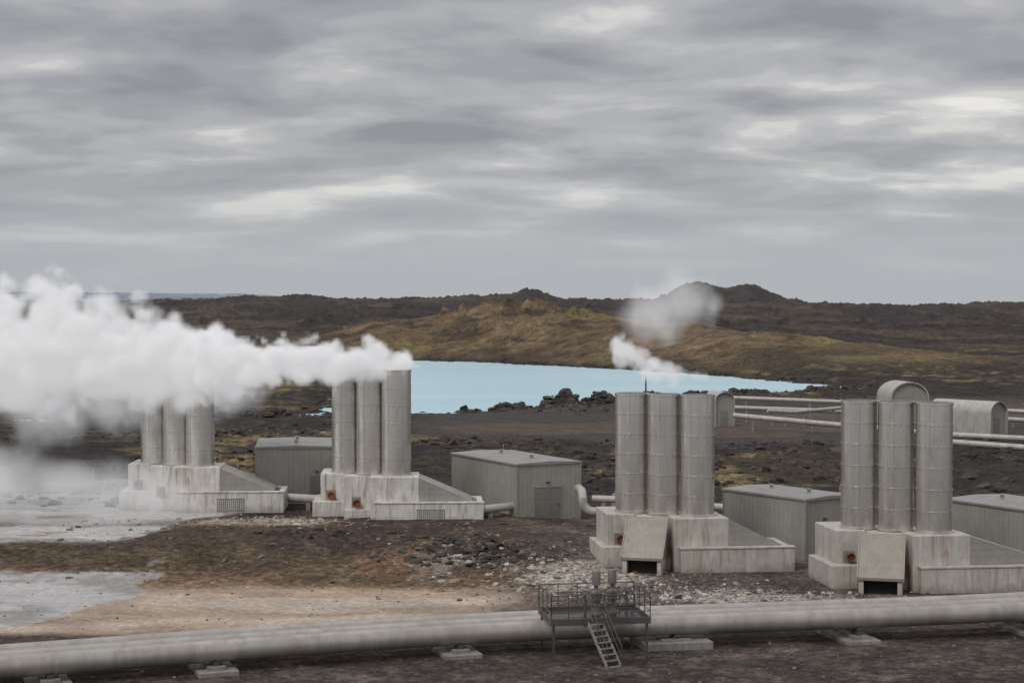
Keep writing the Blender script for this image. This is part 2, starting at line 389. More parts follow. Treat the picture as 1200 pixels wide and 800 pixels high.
# ------------------------------------------------------------------ rocks
def ico(n):
    import bmesh
    bm=bmesh.new(); bmesh.ops.create_icosphere(bm,subdivisions=n,radius=1)
    v=np.array([p.co[:] for p in bm.verts]); f=np.array([[q.index for q in t.verts] for t in bm.faces]); bm.free(); return v,f
IV,IF=ico(2)
def rocks(name,pts,sizes,mat,flat=.7):
    V=[];F=[]
    zs=height(np.array([p[0] for p in pts]),np.array([p[1] for p in pts]))
    for k,(p,s) in enumerate(zip(pts,sizes)):
        d=IV.copy()
        for _ in range(8):
            nrm=rng.normal(size=3); nrm/=np.linalg.norm(nrm); off=rng.uniform(.35,.8)
            t=d@nrm; d=d-np.maximum(t-off,0)[:,None]*nrm
        d=d+rng.normal(size=d.shape)*.05
        d=d*np.array([s*rng.uniform(.8,1.6),s*rng.uniform(.8,1.4),s*flat*rng.uniform(.6,1.3)])
        a=rng.uniform(0,6.28); ca,sa=math.cos(a),math.sin(a)
        d=np.stack([d[:,0]*ca-d[:,1]*sa,d[:,0]*sa+d[:,1]*ca,d[:,2]],1)+np.array([p[0],p[1],zs[k]+s*.05])
        F.append(IF+k*len(IV)); V.append(d)
    V=np.concatenate(V);F=np.concatenate(F)
    me=bpy.data.meshes.new(name); me.from_pydata(V.tolist(),[],F.tolist()); me.materials.append(mat); me.update()
    o=bpy.data.objects.new(name,me); scene.collection.objects.link(o)
def rockmat(name,a,b_,c):
    m,nt,b=newmat(name); v=nt.nodes.new('ShaderNodeNewGeometry')
    n=noise(nt,v.outputs['Position'],.9,5,.6); k=ramp(nt,n,[(.3,a),(.5,b_),(.7,c)])
    k=mix(nt,1.0,k,ramp(nt,v.outputs['Random Per Island'],[(0,.45),(1,1.25)]),'MULTIPLY')
    nt.links.new(k,b.inputs['Base Color']); b.inputs['Roughness'].default_value=.95
    nt.links.new(bump(nt,noise(nt,v.outputs['Position'],9,5),.6,.05),b.inputs['Normal']); return m
RW=rockmat('pale_rock',(.22,.19,.16),(.37,.33,.285),(.50,.475,.43))
RD=rockmat('lava_rock',(.028,.024,.022),(.045,.038,.034),(.085,.068,.045))
RB=rockmat('brown_rock',(.10,.075,.055),(.15,.12,.095),(.21,.18,.145))
def cloudpts(specs):
    P=[];S=[]
    for cx,cy,sx,sy,n,a,b in specs:
        for _ in range(n):
            P.append((rng.normal(cx,sx),rng.normal(cy,sy))); S.append(a*(b/a)**(rng.uniform()**2.6))
    return P,S
P,S=cloudpts([(3.5,98,2.4,2.6,1000,.03,.24),(11,91.5,4.5,1.3,1100,.03,.18),(22,89.5,4,1.0,400,.03,.16),(-3,101,2,2.2,300,.03,.22),(-16.5,113.5,3.5,1.5,500,.03,.25),(7,95,4,1.5,400,.03,.18)])
rocks('pale_rubble',P,S,RW)
P,S=cloudpts([(3,97,6,4,400,.04,.25),(14,91,8,2,400,.04,.22),(-3,103,3,2,180,.06,.35)])
P+=[(rng.uniform(-26,30),rng.uniform(66,80)) for _ in range(900)]; S+=[.02+.10*rng.uniform()**3 for _ in range(900)]
P+=[(rng.uniform(-28,2),rng.uniform(82,95)) for _ in range(350)]; S+=[.015+.09*rng.uniform()**4 for _ in range(350)]
P+=[(rng.uniform(-30,5),rng.uniform(95,116)) for _ in range(600)]; S+=[.04+.24*rng.uniform()**4 for _ in range(600)]
rocks('brown_rubble',P,S,RB)
P,S=[],[]
for _ in range(5200):
    y=rng.uniform(122,215); x=rng.uniform(-.36,.36)*y
    if vn(np.array([x/9]),np.array([y/9]),5)[0]>.42 and not(y>183 and x>-14): P.append((x,y)); S.append(.1+.6*rng.uniform()**3)
for _ in range(420):
    c=[(8,272),(-1,266),(14,277),(22,284),(-7,262)][rng.integers(5)]
    P.append((rng.normal(c[0],2.6),rng.normal(c[1],3))); S.append(.2+.8*rng.uniform()**2)
for _ in range(600):
    c=OUT[5+rng.integers(len(OUT)-5)]; P.append((rng.normal(c[0],c[2]*.8),rng.normal(c[1],c[3]*.6))); S.append(.2+.7*rng.uniform()**2)
for _ in range(300):
    x=rng.uniform(-12,60); P.append((x,rng.uniform(288,312) if x>30 else rng.uniform(250,262))); S.append(.12+.4*rng.uniform()**2)
# boulders lining the lagoon shore
n=len(LAG)
for i in range(n):
    a,b=LAG[i],LAG[(i+1)%n]; L=math.hypot(b[0]-a[0],b[1]-a[1])
    for _ in range(int(L*2.6)):
        t=rng.uniform(); P.append((a[0]+(b[0]-a[0])*t+rng.normal(0,1.8),a[1]+(b[1]-a[1])*t+rng.normal(0,2.2))); S.append(.2+.9*rng.uniform()**2.5)
for _ in range(170): P.append((rng.normal(-2.5,1.5),rng.normal(102.5,1.3))); S.append(.08+.35*rng.uniform()**2)
for _ in range(90): P.append((rng.normal(-12,2),rng.normal(106.5,.8))); S.append(.06+.3*rng.uniform()**2)
P+=[(8.9,91),(27.8,87.6),(28.4,87),(23.6,91.2),(24.2,91)]; S+=[.3,.45,.35,.5,.35]
rocks('lava_boulders',P,S,RD)

# ------------------------------------------------------------------ silencer stations
def silencer(loc,rz,hood,rlen,white):
    e=empty('steam_silencer',loc,rz); cm=MAT['concw'] if white else MAT['conc']
    H=3.2; TOP=10.4
    pos=[(.2,1.5),(-1.58,2.68),(-3.34,3.85)]
    for i,(cx,cy) in enumerate(pos):
        z0=H-.02; prof=[(1.1,z0),(1.1,z0+.12),(1.0,z0+.13)]
        nb=6; hh=(TOP-z0)/nb
        for k in range(1,nb):
            zz=z0+k*hh; prof+=[(1.0,zz-.03),(1.022,zz-.025),(1.022,zz+.025),(1.0,zz+.03)]
        prof+=[(1.0,TOP-.14),(1.04,TOP-.13),(1.04,TOP),(.95,TOP),(.95,TOP-2.2)]
        MB().lathe(prof,cx,cy,72).obj(f'stack_{i+1}',MAT['stack'],e,True)
        MB().lathe([(.949,TOP-2.1),(.0,TOP-2.1)],cx,cy,32).obj(f'stack_{i+1}_inside',MAT['stackin'],e)
        mb=MB()
        for k in range(1,nb):
            zz=z0+k*hh-.07
            for a in range(0,360,20):
                an=math.radians(a+7*i); px,py=cx+.995*math.cos(an),cy+.995*math.sin(an)
                mb.box(px-.03,px+.03,py-.03,py+.03,zz-.04,zz+.01)
        for a in (235,40):
            an=math.radians(a+i*9); px,py=cx+1.0*math.cos(an),cy+1.0*math.sin(an)
            mb.tube([(px,py,z0+.2),(px,py,TOP-.2)],.012,6)
        mb.obj(f'stack_{i+1}_seams',MAT['lug'],e)
    MB().box(-1.55,1.75,0,3.6,0,H-.02).obj('block_front',cm,e,bevel=.04)
    MB().box(-3.35,-1.553,1.35,5.2,0,H-.05).obj('block_middle',cm,e,bevel=.04)
    MB().box(-5.05,-3.353,2.6,6.6,0,H-.02).obj('block_rear',cm,e,bevel=.04)
    MB().box(-1.25,rlen,-.55,-.003,0,1.45).box(rlen-.4,rlen,.0,3.9,0,1.45).box(1.753,rlen-.403,3.5,3.9,0,1.45).obj('low_wall',cm,e,bevel=.03)
    MB().box(-1.3,rlen+.04,-.6,-.0,1.453,1.53).obj('wall_coping',cm,e)
    MB().prism([(1.755,1.456),(rlen-.7,1.535),(1.755,3.1)],.02,3.45).obj('sloped_duct',MAT['sideh'],e)
    MB().box(-5.55,-3.36,1.7,2.597,0,1.35).box(-5.55,-5.053,2.6,6.2,0,1.35).obj('rear_plinth',cm,e,bevel=.03)
    MB().box(-3.352,-1.56,.75,1.347,0,.9).obj('middle_plinth',cm,e,bevel=.03)
    mb=MB()
    if not hood: mb.box(-2.85,-2.25,1.33,1.347,1.0,1.7)
    mb.box(-4.65,-4.0,2.58,2.597,1.4,2.05); mb.obj('outlet_opening',MAT['concg'],e)
    mb=MB()
    for (cx,y0,y1,cz,r) in ([(-1.95,.35,1.4,1.25,.30),(-4.3,2.2,2.6,1.72,.2)] if hood else [(-2.5,.9,1.4,1.3,.22),(-4.3,2.2,2.6,1.72,.2)]):
        mb.tube([(cx,y1,cz),(cx,y0,cz)],r,24,False)
        ring=[(cx+(r+.03)*math.cos(a*math.pi/12),y0+.03,cz+(r+.03)*math.sin(a*math.pi/12)) for a in range(25)]
        mb.tube(ring,.04,8,False)
        mb.tube([(cx,y0+.12,cz),(cx,y0+.1,cz)],r-.005,24)
    mb.obj('outlet_pipes',MAT['rust'],e,True)
    if hood:
        R=(0,0,math.radians(-22)); Lc=(-2.9,1.1,.05)
        hb=MB()
        hb.add([(-1.2,0,3.15),(1.2,0,3.15),(1.2,-2.0,1.0),(-1.2,-2.0,1.0),(-1.2,-2.0,.82),(1.2,-2.0,.82),(1.2,0,.82),(-1.2,0,.82)],
          [(0,3,2,1),(3,4,5,2),(0,7,4,3),(1,2,5,6),(0,1,6,7),(4,7,6,5)])
        hb.obj('sloped_hood',MAT['hood'],e,loc=Lc,rot=R,bevel=.02)
        hb=MB()
        for xx in (-1.23,1.23): hb.tube([(xx,.02,3.18),(xx,-2.02,1.0),(xx,-2.02,.8)],.04,6)
        hb.obj('hood_frame',MAT['trim'],e,loc=Lc,rot=R)
        MB().box(-1.0,1.0,-1.4,-.3,0,.79).obj('hood_opening_shade',MAT['dark'],e,loc=Lc,rot=R)  # solid near-black box paints the shade in the opening under the hood
        MB().box(-1.15,-.9,-1.9,-.2,0,.84).box(.9,1.15,-1.9,-.2,0,.84).obj('hood_piers',cm,e,loc=(Lc[0],Lc[1],0),rot=R)
    else:
        mb=MB()
        for i in range(14): mb.box(1.6+i*.14,1.66+i*.14,-.585,-.553,.2,1.0)
        mb.box(1.55,3.5,-.57,-.553,.14,.197).box(1.55,3.5,-.57,-.553,1.003,1.06); mb.obj('vent_grille',MAT['concg'],e)
    return e
def wl(px,D): return (px-600)*D/2000.
def at(px,D,z): return (wl(px,D),D,z)
A=(wl(229,119.5),119.0,1.15); B=(wl(461,115.6),115.2,.85); Cc=(wl(818,101.5),100.2,-.05); Dd=(wl(1099,94),93.2,-.1)
silencer(A,math.radians(3),False,6.2,True)
silencer(B,math.radians(3),False,6.1,True)
silencer(Cc,math.radians(7),True,5.6,False)
silencer(Dd,math.radians(7),True,7.5,False)

# ------------------------------------------------------------------ sheds
def shed(loc,rz,w,l,h,door=None,name='equipment_shed'):
    e=empty(name,loc,rz)
    MB().box(0,w,0,l,.15,h).obj('walls',MAT['siding'],e)
    MB().box(-.05,w+.05,-.05,l+.05,-1.0,.147).obj('footing',MAT['concg'],e)
    o=.10
    MB().prism([(-o,h+.003),(w+o,h+.003),(w+o,h+.12),(w/2,h+.22),(-o,h+.12)],-o,l+o).obj('roof',MAT['roof'],e)
    t=.06
    mb=MB().box(-t,t,-t,-.003,.16,h-.003).box(w-t,w+t,-t,-.003,.16,h-.003).box(-t,-.003,0.0,t,.16,h-.003).box(-t,-.003,l-t,l,.16,h-.003)
    mb.obj('corner_trim',MAT['trim'],e)
    if door:
        x0,x1,dh=door
        MB().box(x0,x1,-.03,-.004,.17,dh).obj('door',MAT['door'],e)
        MB().box(x0-.08,x0-.003,-.06,-.004,.17,dh+.08).box(x1+.003,x1+.08,-.06,-.004,.17,dh+.08).box(x0-.003,x1+.003,-.06,-.004,dh+.003,dh+.08).obj('door_frame',MAT['trim'],e)
        MB().box(x1-.25,x1-.15,-.07,-.032,1.1,1.18).obj('door_handle',MAT['steel'],e)
        MB().box((x0+x1)/2-.12,(x0+x1)/2+.12,-.12,-.004,dh+.3,dh+.42).obj('door_lamp',MAT['steel'],e)
    mb=MB()
    for i in range(2): mb.lathe([(.12,h+.12),(.12,h+.40),(.18,h+.41),(.18,h+.46),(0,h+.5)],w*.5,l*(.25+.45*i),12)
    mb.obj('roof_vents',MAT['trim'],e)
    return e
shed((wl(606,117),116.8,.7),math.radians(28),5.0,10.2,3.95,(1.35,3.45,2.35))
shed((wl(945,103.3),103.3,.05),math.radians(35),4.2,7.4,3.75,(1.1,2.1,2.2))
shed((wl(303,125),123.5,1.0),math.radians(6),5.7,8,4.25,(3.9,4.9,2.2))
shed((wl(1222,98),98.5,.05),math.radians(30),5,7.5,3.6,(1.2,2.2,2.2))

def arc(c,a0,a1,r,n,y=0):
    return [(c[0]+r*math.cos(math.radians(a0+(a1-a0)*i/n)),y,c[1]+r*math.sin(math.radians(a0+(a1-a0)*i/n))) for i in range(n+1)]
def pipe_obj(name,pts,r,mat):
    e=empty(name); MB().tube(pts,r,20).obj('pipe_run',mat,e,True); return e
y0=115.6
pts=[(4.6,y0+2.2,3.0),(4.75,y0+.6,3.0)]+arc((4.9+.65,2.2+.2),170,270,.75,8,y=y0)+[(6.6,y0,1.65),(8.2,y0-1,1.65),(9.6,y0-3,1.5)]
pipe_obj('elbow_pipe',pts,.30,MAT['pipew'])
pipe_obj('yard_pipe',[(5.6,118.5,2.2),(9,117.6,2.2),(18,112,2.0)],.25,MAT['pipew'])
MB().box(6.2,6.5,118,118.5,.5,1.95).box(8.5,8.8,117.4,117.9,.5,1.95).obj('pipe_saddle',MAT['concg'])
pipe_obj('yard_pipe',[(-2.5,115.9,1.7),(-.8,116.8,1.8),(0.2,117.6,1.8)],.28,MAT['pipew'])
MB().box(-1.6,-1.3,115.9,116.6,.3,1.45).obj('pipe_saddle',MAT['concg'])
pipe_obj('yard_pipe',[(wl(338,121),121,2.0),(wl(385,119),119.5,2.0)],.3,MAT['pipew'])
MB().box(wl(360,121),wl(365,121),120,120.6,.5,1.72).obj('pipe_saddle',MAT['concg'])
MB().box(0,1.5,0,1,.0,1.5).box(.1,1.4,.1,.9,1.5,1.65).obj('pump_cabinet',MAT['siding'],loc=(7.0,119.5,.7))
MB().box(0,2.2,0,1.6,.0,1.1).box(.2,2,.2,1.4,1.1,1.3).obj('pump_cabinet',MAT['hood'],loc=(wl(928,125),125,.6))

def quonset(loc,rz,w,l,h):
    e=empty('wellhead_shelter',loc,rz); r=w/2; st=h-r*.8; n=16
    outer=[(r,0),(r,st)]+[(r*math.cos(math.pi*i/n),st+r*math.sin(math.pi*i/n)*.8) for i in range(1,n)]+[(-r,st),(-r,0)]
    k=.93; inner=[(p[0]*k,p[1] if p[1]<=st else st+(p[1]-st)*k) for p in outer]
    mb=MB(); m_=len(outer); vs=[]
    for p in outer: vs.append((p[0],0,p[1]))
    for p in outer: vs.append((p[0],l,p[1]))
    for p in inner: vs.append((p[0],0,p[1]))
    for p in inner: vs.append((p[0],l,p[1]))
    fs=[]
    for i in range(m_-1):
        fs+=[(i,i+1,m_+i+1,m_+i),(2*m_+i,3*m_+i,3*m_+i+1,2*m_+i+1),(i,2*m_+i,2*m_+i+1,i+1),(m_+i,m_+i+1,3*m_+i+1,3*m_+i)]
    mb.add(vs,fs).obj('arched_shell',MAT['pipew'],e,True)
    MB().prism([(p[0],p[1]) for p in inner],.35,l-.35).obj('end_wall',MAT['siding'],e)
    MB().box(-.5,.5,.3,.347,.05,2.0).obj('door',MAT['door'],e)
quonset((wl(1067,212),212,.2),math.radians(8),5.0,5,5.8)
quonset((wl(1172,196),196,.6),math.radians(40),3.4,8.5,3.9)
quonset((wl(850,215),215,.2),math.radians(14),2.6,4,4.4)

def pline(pts,r):
    e=empty('steam_pipeline'); P=[]
    for a,b in zip(pts[:-1],pts[1:]):
        for k in range(6): P.append(tuple(a[i]+(b[i]-a[i])*k/6 for i in range(3)))
    P.append(pts[-1]); MB().tube(P,r,14).obj('pipe_run',MAT['pipew'],e,True)
    mb=MB()
    for p in P[1::3]:
        g=hz(p[0],p[1]); mb.box(p[0]-.12,p[0]+.12,p[1]-.12,p[1]+.12,g-.3,p[2]-r*.8)
    mb.obj('pipe_supports',MAT['concg'],e)
pline([at(850,236,2.75),at(1000,232,2.3),at(1075,226,2.2),at(1290,215,1.6)],.28)
pline([at(850,226,2.0),at(1000,224,1.55),at(1290,205,1.3)],.28)
pline([at(860,205,2.3),at(1000,198,1.5),at(1110,188,1.3),at(1290,180,1.1)],.32)
pline([at(900,214,2.3),at(930,216,2.0),at(1000,222,2.3)],.24)
pline([at(1100,176,1.55),at(1290,168,1.0)],.32)

# ------------------------------------------------------------------ foreground pipeline
path=[(-60,50),(-40,60.5),(-20.5,68.4),(-11,72.2),(-2.25,75.2),(6,77.2),(15.6,79.0),(24.3,80.9),(45,86.5),(75,95)]
def cr(P,n=8):
    out=[]
    for i in range(len(P)-1):
        p0=P[max(i-1,0)];p1=P[i];p2=P[i+1];p3=P[min(i+2,len(P)-1)]
        for k in range(n):
            t=k/n; out.append(tuple(.5*((2*p1[j])+(-p0[j]+p2[j])*t+(2*p0[j]-5*p1[j]+4*p2[j]-p3[j])*t*t+(-p0[j]+3*p1[j]-3*p2[j]+p3[j])*t**3) for j in range(2)))
    out.append(P[-1]); return out
CL=cr(path)
e=empty('insulated_pipeline')
for k,(off,r,zc) in enumerate([(0,.46,1.16),(1.22,.44,1.16),(2.4,.42,1.20)]):
    pts=[(x-off*.25,y+off*.97,zc) for x,y in CL]
    MB().tube(pts,r,32).obj(f'pipe_{k+1}',MAT['pipe'],e,True)
    mb=MB(); acc=0
    for a,b in zip(pts[:-1],pts[1:]):
        a=Vector(a);b=Vector(b);L=(b-a).length;d=(b-a)/L; s=6-acc if acc else k*.9
        while s<L:
            c=a+d*s; mb.tube([c-d*.02,c+d*.02],r+.005,32); s+=6
        acc=(L-(s-6))
    mb.obj(f'pipe_{k+1}_seams',MAT['pipe'],e,True)
def support(px,big=False):
    for i in range(len(CL)-1):
        u0=CL[i][0]/CL[i][1]*2000+600; u1=CL[i+1][0]/CL[i+1][1]*2000+600
        if u0<=px<u1:
            t=(px-u0)/(u1-u0); x=CL[i][0]+(CL[i+1][0]-CL[i][0])*t; y=CL[i][1]+(CL[i+1][1]-CL[i][1])*t; a,b=CL[i],CL[i+1]; break
    rz=math.atan2(b[1]-a[1],b[0]-a[0]); e=empty('pipe_support',(x,y,hz(x,y,False)),rz)
    w=1.6 if big else .85
    MB().box(-w,w,-.95,3.1,-.3,.20 if not big else .36).obj('foundation',MAT['concg'],e,bevel=.03)
    MB().box(-w*.45,w*.45,-.6,2.8,.203 if not big else .363,.34 if not big else .42).obj('sleeper',MAT['concg'],e)
    mb=MB(); base=.34 if not big else .42
    for off in(0,1.22,2.4):
        mb.prism([(-.12,base),(.12,base),(.12,.52),(-.12,.52)],off-.35,off+.35)
        mb.box(-.05,.05,off-.3,off-.26,.52,.7).box(-.05,.05,off+.26,off+.3,.52,.7)
    mb.obj('saddle',MAT['steel'],e)
for p in (55,250,537,1005,1215): support(p)
support(790,True)

# ------------------------------------------------------------------ valve platform
fx,fy=1.68,73.6; pw,pd,pz=4.45,3.2,2.0; rz=math.radians(9)
e=empty('valve_platform',(fx,fy,0),rz)
mb=MB()
for i in range(46): 
    x=.05+i*(pw-.1)/45; mb.box(x-.012,x+.012,.06,pd-.06,pz-.03,pz)
for j in range(9):
    y=.15+j*(pd-.3)/8; mb.box(.06,pw-.06,y-.01,y+.01,pz-.06,pz-.033)
mb.obj('grating',MAT['steel'],e)
mb=MB().box(0,pw,0,.06,pz-.18,pz+.1).box(0,pw,pd-.06,pd,pz-.18,pz+.1).box(0,.06,.063,pd-.063,pz-.18,pz+.1).box(pw-.06,pw,.063,pd-.063,pz-.18,pz+.1)
mb.obj('edge_beam',MAT['steel'],e)
mb=MB()
for x in (.15,pw-.15):
    for y in (.15,pd-.15): mb.box(x-.05,x+.05,y-.05,y+.05,-.1,pz-.183)
mb.box(pw*.5-.05,pw*.5+.05,.05,.15,-.1,pz-.183); mb.obj('legs',MAT['steel'],e)
mb=MB(); RH=1.12
def rail(p,q,n):
    p=Vector(p);q=Vector(q)
    for h in (RH,RH*.66,RH*.33): mb.tube([p+Vector((0,0,h)),q+Vector((0,0,h))],.02 if h<RH else .026,8)
    for i in range(n+1):
        c=p.lerp(q,i/n); mb.tube([c,c+Vector((0,0,RH))],.024,8)
z=pz
rail((.03,.03,z),(1.55,.03,z),2); rail((2.35,.03,z),(pw-.03,.03,z),3); rail((.03,pd-.03,z),(pw-.03,pd-.03,z),5)
rail((.03,.03,z),(.03,pd-.03,z),3); rail((pw-.03,.03,z),(pw-.03,pd-.03,z),3)
mb.obj('railing',MAT['steel'],e,True)
se=bpy.data.objects.new('stair',None); scene.collection.objects.link(se); se.parent=e; se.location=(1.95,-.02,0); se.rotation_euler=(0,0,math.radians(24))
mb=MB(); run=1.45; n=8; zb=.15
for s in (-.36,.36):
    mb.add([(s-.02,0,pz),(s+.02,0,pz),(s+.02,0,pz-.22),(s-.02,0,pz-.22),(s-.02,-run,zb+.12),(s+.02,-run,zb+.12),(s+.02,-run,zb-.1),(s-.02,-run,zb-.1)],
      [(0,1,5,4),(1,2,6,5),(2,3,7,6),(3,0,4,7),(0,3,2,1),(4,5,6,7)])
mb.obj('stringers',MAT['trim'],se)
mb=MB()
for i in range(n):
    t=(i+.5)/n; zz=pz-(pz-zb)*t-.02; yy=-run*t; mb.box(-.335,.335,yy-.1,yy+.1,zz-.015,zz+.015)
mb.obj('treads',MAT['trim'],se)
mb=MB()
for s in (-.36,.36):
    mb.tube([(s,0,pz+.95),(s,-run,zb+.95),(s,-run,zb)],.022,8); mb.tube([(s,0,pz+.5),(s,-run,zb+.5)],.018,8); mb.tube([(s,-run*.5,pz*.5+zb*.5),(s,-run*.5,pz*.5+zb*.5+.95)],.02,8)
mb.obj('handrail',MAT['steel'],se,True)

def valve(x,y,s=1):
    e=empty('pipe_valve',(x,y,0))
    prof=[(.0,1.5),(.2,1.5),(.2,2.0),(.3,2.0),(.3,2.1),(.2,2.11),(.17,2.4),(.26,2.41),(.26,2.5),(.2,2.51),(.24,2.75),(.24,2.95),(.16,3.05),(.1,3.1),(.1,3.3),(.2,3.31),(.2,3.85*s),(.17,3.93*s),(0,3.95*s)]
    MB().lathe(prof,0,0,24).obj('body',MAT['valve'],e,True)
    mb=MB(); ring=[(.34*math.cos(a*math.pi/10),-.32,2.7+.34*math.sin(a*math.pi/10)) for a in range(21)]
    mb.tube(ring,.025,8,False)
    for a in range(4): mb.tube([(0,-.32,2.7),(.34*math.cos(a*math.pi/2),-.32,2.7+.34*math.sin(a*math.pi/2))],.018,6)
    mb.tube([(0,-.1,2.7),(0,-.36,2.7)],.04,8); mb.obj('handwheel',MAT['steel'],e,True)
    mb=MB()
    for k in range(8):
        a=k*math.pi/4; mb.tube([(.25*math.cos(a),.25*math.sin(a),1.96),(.25*math.cos(a),.25*math.sin(a),2.14)],.025,6)
    mb.obj('bolts',MAT['steel'],e)
valve(wl(699,75.4),75.5); valve(wl(718,75.7),75.9)
def vent(x,y):
    e=empty('vent_post',(x,y,0)); MB().tube([(0,0,1.5),(0,0,2.9)],.06,12).obj('post',MAT['steel'],e,True); MB().box(-.15,.15,-.1,.1,2.9,3.15).obj('box',MAT['valve'],e,bevel=.02)
vent(wl(686,75.2),75.2); vent(wl(735,76),76.2)

for px,D in [(252,150),(278,148),(108,139),(985,130),(590,165)]:
    x=wl(px,D); e=empty('marker_post',(x,D,hz(x,D)-.05)); mb=MB(); mb.lathe([(.045,0),(.045,.9),(.03,.95),(0,.95)],seg=10); mb.obj('post',MAT['yellow'],e,True)
    MB().lathe([(.05,.65),(.05,.75)],seg=10).obj('band',MAT['steel'],e)
for px,D,h in [(1107,520,7),(1060,700,7)]:
    x=wl(px,D); e=empty('utility_pole',(x,D,hz(x,D)-.3)); MB().tube([(0,0,0),(0,0,h)],[.16,.1],8).obj('pole',MAT['steel'],e); MB().box(-.9,.9,-.06,.06,h-.6,h-.45).obj('crossarm',MAT['steel'],e)
e=empty('vent_mast',(wl(757,107),107,0)); MB().tube([(0,0,.3),(0,0,11.4)],[.08,.05],8).obj('mast',MAT['steel'],e); MB().box(-.25,.25,-.25,.25,.0,.32).obj('foot',MAT['concg'],e)

# ------------------------------------------------------------------ steam (voxel volumes)
def steam_mat(name,scat,emis):
    m=bpy.data.materials.new(name); m.use_nodes=True; nt=m.node_tree; nt.nodes.clear()
    out=nt.nodes.new('ShaderNodeOutputMaterial'); a=nt.nodes.new('ShaderNodeAttribute'); a.attribute_name='density'
    sc=nt.nodes.new('ShaderNodeVolumeScatter'); sc.inputs['Color'].default_value=(1,1,1,1); sc.inputs['Anisotropy'].default_value=.1
    nt.links.new(M(nt,'MULTIPLY',a.outputs['Fac'],scat),sc.inputs['Density'])
    em=nt.nodes.new('ShaderNodeEmission'); em.inputs['Color'].default_value=(.98,.98,1,1); nt.links.new(M(nt,'MULTIPLY',a.outputs['Fac'],emis*scat),em.inputs['Strength'])  # added glow stands in for light scattered many times inside the steam
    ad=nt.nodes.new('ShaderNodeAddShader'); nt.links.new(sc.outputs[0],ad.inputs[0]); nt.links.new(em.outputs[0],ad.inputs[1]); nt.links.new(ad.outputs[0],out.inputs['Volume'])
    return m
def steam(name,loc,L,r0,r1,rise,pw_,wy,dens,kv,kn,vs,sharp,emis,seed,fade=0,vox=.2,rz=0,r_pow=.7,endcut=.25,vd=1.5):
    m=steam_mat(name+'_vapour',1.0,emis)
    nt=bpy.data.node_groups.new(name,'GeometryNodeTree')
    nt.interface.new_socket('Geometry',in_out='INPUT',socket_type='NodeSocketGeometry')
    nt.interface.new_socket('Geometry',in_out='OUTPUT',socket_type='NodeSocketGeometry')
    go=nt.nodes.new('NodeGroupOutput')
    tc=nt.nodes.new('GeometryNodeInputPosition').outputs[0]
    s=nt.nodes.new('ShaderNodeSeparateXYZ'); nt.links.new(tc,s.inputs[0]); x,y,z=s.outputs
    t=M(nt,'DIVIDE',M(nt,'MULTIPLY',x,-1),L,clamp=True)
    cz=M(nt,'MULTIPLY',M(nt,'POWER',t,pw_),rise)
    r=M(nt,'ADD',M(nt,'MULTIPLY',M(nt,'POWER',t,r_pow),r1-r0),r0)
    yy=M(nt,'DIVIDE',y,M(nt,'MULTIPLY',r,wy)); zz=M(nt,'DIVIDE',M(nt,'SUBTRACT',z,cz),r)
    d=M(nt,'SQRT',M(nt,'ADD',M(nt,'MULTIPLY',yy,yy),M(nt,'MULTIPLY',zz,zz)))
    av=nt.nodes.new('ShaderNodeVectorMath'); av.operation='ADD'; nt.links.new(tc,av.inputs[0]); av.inputs[1].default_value=(seed,seed*1.7,seed*.3); off=av.outputs[0]
    nw=nt.nodes.new('ShaderNodeTexNoise'); nw.inputs['Scale'].default_value=vs*.8; nw.inputs['Detail'].default_value=3; nt.links.new(off,nw.inputs['Vector'])
    wv=nt.nodes.new('ShaderNodeVectorMath'); wv.operation='MULTIPLY_ADD'; nt.links.new(nw.outputs[1],wv.inputs[0]); wv.inputs[1].default_value=(.8/vs,.8/vs,.8/vs); nt.links.new(off,wv.inputs[2])
    vo=nt.nodes.new('ShaderNodeTexVoronoi'); vo.feature='F1'; vo.inputs['Scale'].default_value=vs; vo.inputs['Detail'].default_value=vd; vo.inputs['Roughness'].default_value=.5
    nt.links.new(wv.outputs[0],vo.inputs['Vector'])
    nn=noise(nt,off,vs*.45,6,.6)
    q=M(nt,'SUBTRACT',1.0,d)
    q=M(nt,'ADD',q,M(nt,'MULTIPLY',M(nt,'SUBTRACT',.5,vo.outputs['Distance']),kv))
    q=M(nt,'ADD',q,M(nt,'MULTIPLY',M(nt,'SUBTRACT',nn,.5),kn))
    q=M(nt,'SUBTRACT',q,M(nt,'DIVIDE',M(nt,'MAXIMUM',x,0.),r0*.8))
    q=M(nt,'SUBTRACT',q,M(nt,'MULTIPLY',M(nt,'MAXIMUM',M(nt,'SUBTRACT',t,1-endcut),0.),2.2/endcut))
    de=M(nt,'MULTIPLY',M(nt,'MULTIPLY',q,sharp,clamp=True),dens)
    if fade: de=M(nt,'MULTIPLY',de,M(nt,'POWER',M(nt,'SUBTRACT',1.,t),fade))
    R=max(r0,r1)*1.7
    mn=(-L,-R*wy,min(0,rise)-R); mx=(r0*2,R*wy,max(0,rise)+R)
    vc=nt.nodes.new('GeometryNodeVolumeCube'); nt.links.new(de,vc.inputs['Density'])
    vc.inputs['Min'].default_value=mn; vc.inputs['Max'].default_value=mx
    for k,ax in enumerate('XYZ'): vc.inputs['Resolution '+ax].default_value=max(8,int((mx[k]-mn[k])/vox))
    sm=nt.nodes.new('GeometryNodeSetMaterial'); sm.inputs['Material'].default_value=m
    nt.links.new(vc.outputs[0],sm.inputs['Geometry']); nt.links.new(sm.outputs[0],go.inputs[0])
    me=bpy.data.meshes.new(name); me.materials.append(m)
    o=bpy.data.objects.new(name,me); scene.collection.objects.link(o); o.location=loc; o.rotation_euler=(0,0,rz)
    md=o.modifiers.new('vapour','NODES'); md.node_group=nt
    return o
ZB=B[2]+10.6
